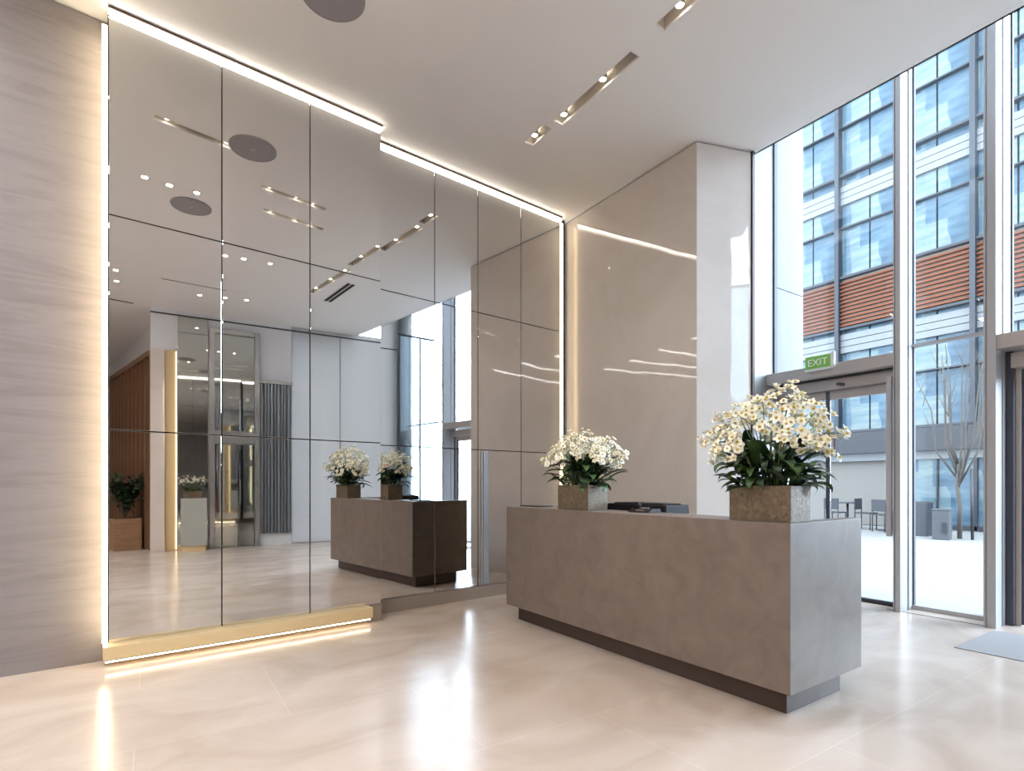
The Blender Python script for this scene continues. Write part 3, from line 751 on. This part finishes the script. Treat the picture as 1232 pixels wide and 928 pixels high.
# courtyard tree, waste bin, cafe furniture
t = empty('courtyard_tree', 'slender bare multi stemmed tree outside the tall window', 'tree', (15.6, 4.85, 0))
R = random.Random(4)
MB().tube([(0, 0, -.02), (.02, 0, .7), (.0, .05, 1.3), (.02, .02, 1.8)], [.05, .045, .04, .034], 8).build('trunk', 'bark', t)
for i in range(13):
    a = 2 * pi * i / 13 + R.uniform(-.2, .2); h_ = R.uniform(3.6, 5.2); r_ = R.uniform(.35, 1.0)
    p0 = Vector((0.01, .03, R.uniform(1.1, 1.8))); p3 = Vector((r_ * cos(a) * .8, r_ * sin(a), h_))
    pts = [p0, p0.lerp(p3, .3) + Vector((.12 * cos(a), .16 * sin(a), -.1)), p0.lerp(p3, .65) + Vector((R.uniform(-.06, .06), R.uniform(-.06, .06), 0)), p3]
    bo = MB().tube(pts, [.024, .02, .014, .006], 6).build('branch', 'bark', t)
    for j in range(3):
        q = pts[1].lerp(p3, R.uniform(.2, .8)); q2 = q + Vector((R.uniform(-.3, .3), R.uniform(-.3, .3), R.uniform(.3, .8)))
        MB().tube([q, q.lerp(q2, .5) + Vector((R.uniform(-.04, .04), R.uniform(-.04, .04), 0)), q2], [.008, .006, .003], 5).build('twig', 'bark', bo)
o = MB().tube([(15.55, 4.6, -.02), (15.56, 4.62, 1.6)], .03, 8).build('tree_stake', 'furniture_grey')
tag(o, 'thin grey stake standing beside the courtyard tree', 'stake')
e = empty('waste_bin', 'square grey waste bin with a dark opening in the courtyard', 'bin', (15.1, 5.02, -.02), .2)
MB().box(-.19, .19, -.16, .16, 0, .66).build('body', 'bollard_grey', e, .012)
MB().box(-.215, -.19, -.10, -.02, .16, .40).build('opening', 'furniture_grey', e)
MB().box(-.2, .2, -.17, .17, .661, .70).build('lid', 'bollard_grey', e, .01)
e = empty('concrete_planter', 'low blue grey block standing left of the waste bin', 'block', (15.8, 5.65, -.02), .1)
MB().box(-.25, .25, -.16, .22, 0, .82).build('body', 'furniture_grey', e, .015)
MB().box(-.21, .21, -.12, .18, .82, .83).build('soil', 'soil', e)
def cafe_chair(x, y, rz, label):
    e = empty('cafe_chair', label, 'chair', (x, y, -.02), rz, 'cafe chairs in the courtyard')
    MB().box(-.21, .21, -.21, .21, .44, .47).build('seat', 'furniture_grey', e, .006)
    MB().box(-.21, .21, .19, .215, .55, .86).build('backrest', 'furniture_grey', e, .006)
    for sx in (-.19, .19):
        MB().tube([(sx, .2, 0), (sx, .2, .86)], .014, 6).build('leg', 'furniture_grey', e)
        MB().tube([(sx, -.19, 0), (sx, -.19, .44)], .014, 6).build('leg', 'furniture_grey', e)
def cafe_table(x, y, label):
    e = empty('cafe_table', label, 'table', (x, y, -.02), 0, 'cafe tables in the courtyard')
    MB().disc((0, 0), .36, .71, .74, 28).build('table_top', 'bollard_grey', e)
    MB().tube([(0, 0, .02), (0, 0, .71)], .03, 8).build('pedestal', 'furniture_grey', e)
    MB().disc((0, 0), .22, 0, .02, 24).build('base', 'furniture_grey', e)
cafe_table(16.6, 6.75, 'round cafe table at the right, nearest the door post'); cafe_table(16.9, 7.9, 'round cafe table further left, half hidden by the desk')
cafe_chair(16.1, 6.6, 1.2, 'grey cafe chair on the near side of the right hand table'); cafe_chair(16.65, 7.3, 0., 'grey cafe chair between the two round tables')
cafe_chair(17.2, 6.6, -1.4, 'grey cafe chair on the far side of the right hand table'); cafe_chair(16.4, 8.0, 1.5, 'grey cafe chair on the near side of the left hand table')

# ================================================================== LIGHT
def spot(name, loc, energy, size=1.75, col=(1, .93, .85), blend=.8, rad=.04, rot=(0, 0, 0)):
    l = bpy.data.lights.new(name, 'SPOT'); l.energy = energy; l.spot_size = size; l.spot_blend = blend; l.color = col; l.shadow_soft_size = rad
    o = bpy.data.objects.new(name, l); C.objects.link(o); o.location = loc; o.rotation_euler = rot; return o
SP = 11
for x, y in ((3.03, 4.22), (3.08, 3.84), (3.08, 3.33), (3.05, 2.52), (3.05, 2.05), (3.12, 1.4), (3.12, .9), (3.12, .35)): spot('slot_spot', (x, y, H + .03), SP)
for x, y in ((.3, 3.59), (.8, 3.59), (.95, 3.59), (1.4, 3.06), (1.7, 3.06), (1.9, 3.06), (1.6, 2.54), (1.9, 2.54), (2.1, 2.54)): spot('slot_spot', (x, y, H + .03), SP)
for (x, y), _ in dl: spot('downlight_and_fill_spot', (x, y, H - .006), SP * 1.2)
for x, y in ((-1.5, 2.4), (-1.5, .6), (-3.2, 2.4), (-3.2, .4), (-1.5, -1.4), (-.6, -4.5), (-.6, -7), (-.6, -10)): spot('downlight_and_fill_spot', (x, y, H - .006), SP * 1.5)  # extra spots without fittings, added out of view for more bounce light

for j, (y, w_) in enumerate(((-2.0, 'farthest from'), (-.8, 'fifth from'), (.4, 'fourth from'), (1.6, 'third from'), (2.8, 'second from'), (3.9, 'nearest to'))):  # fill lights added out of view to lift the room's ambient light
    e = empty('linear_fill_light', f'added linear fill light on the ceiling out of view, {w_} the stone wall', 'ceiling light', (-2.9, y, H), 0, 'added linear fill lights out of view')
    MB().box(-2.02, 2.02, -.09, -.07, -.014, 0).box(-2.02, 2.02, .07, .09, -.014, 0).box(-2.02, -2.0, -.07, .07, -.014, 0).box(2.0, 2.02, -.07, .07, -.014, 0).build('frame', 'alu_light', e)
    MB().box(-2, 2, -.07, .07, -.008, -.002).build('diffuser', 'fill_light_glow', e)
sl = bpy.data.lights.new('hazy_sun', 'SUN'); sl.energy = 8; sl.angle = math.radians(60); sl.color = (.70, .83, 1)
so = bpy.data.objects.new('hazy_sun', sl); C.objects.link(so); so.location = (12, -10, 12)
so.rotation_euler = Vector((-.67, .61, -.40)).to_track_quat('-Z', 'Y').to_euler()
w = bpy.data.worlds.new('World'); sc.world = w; w.use_nodes = True
nt = w.node_tree; bg = nt.nodes['Background']
bg.inputs['Color'].default_value = (.78, .89, 1, 1); bg.inputs['Strength'].default_value = 5.8

# ================================================================== CAMERA
cam = bpy.data.cameras.new('camera'); co = bpy.data.objects.new('camera', cam); C.objects.link(co)
co.location = (0, 0, 1.26); co.rotation_euler = (pi / 2, 0, -.581)
cam.sensor_width = 36; cam.sensor_fit = 'HORIZONTAL'; cam.lens = 654.7 / 1232 * 36
cam.shift_y = (582.05 - 464) / 1232
cam.clip_start = .02; cam.clip_end = 200
sc.camera = co
sc.view_settings.view_transform = 'Standard'; sc.view_settings.look = 'None'; sc.view_settings.exposure = .45; sc.view_settings.gamma = 1; sc.view_settings.use_curve_mapping = False
sc.cycles.max_bounces = 10; sc.cycles.diffuse_bounces = 5; sc.cycles.glossy_bounces = 6; sc.cycles.transparent_max_bounces = 12
sc.cycles.use_denoising = True; sc.cycles.sample_clamp_indirect = 6; sc.cycles.caustics_reflective = False
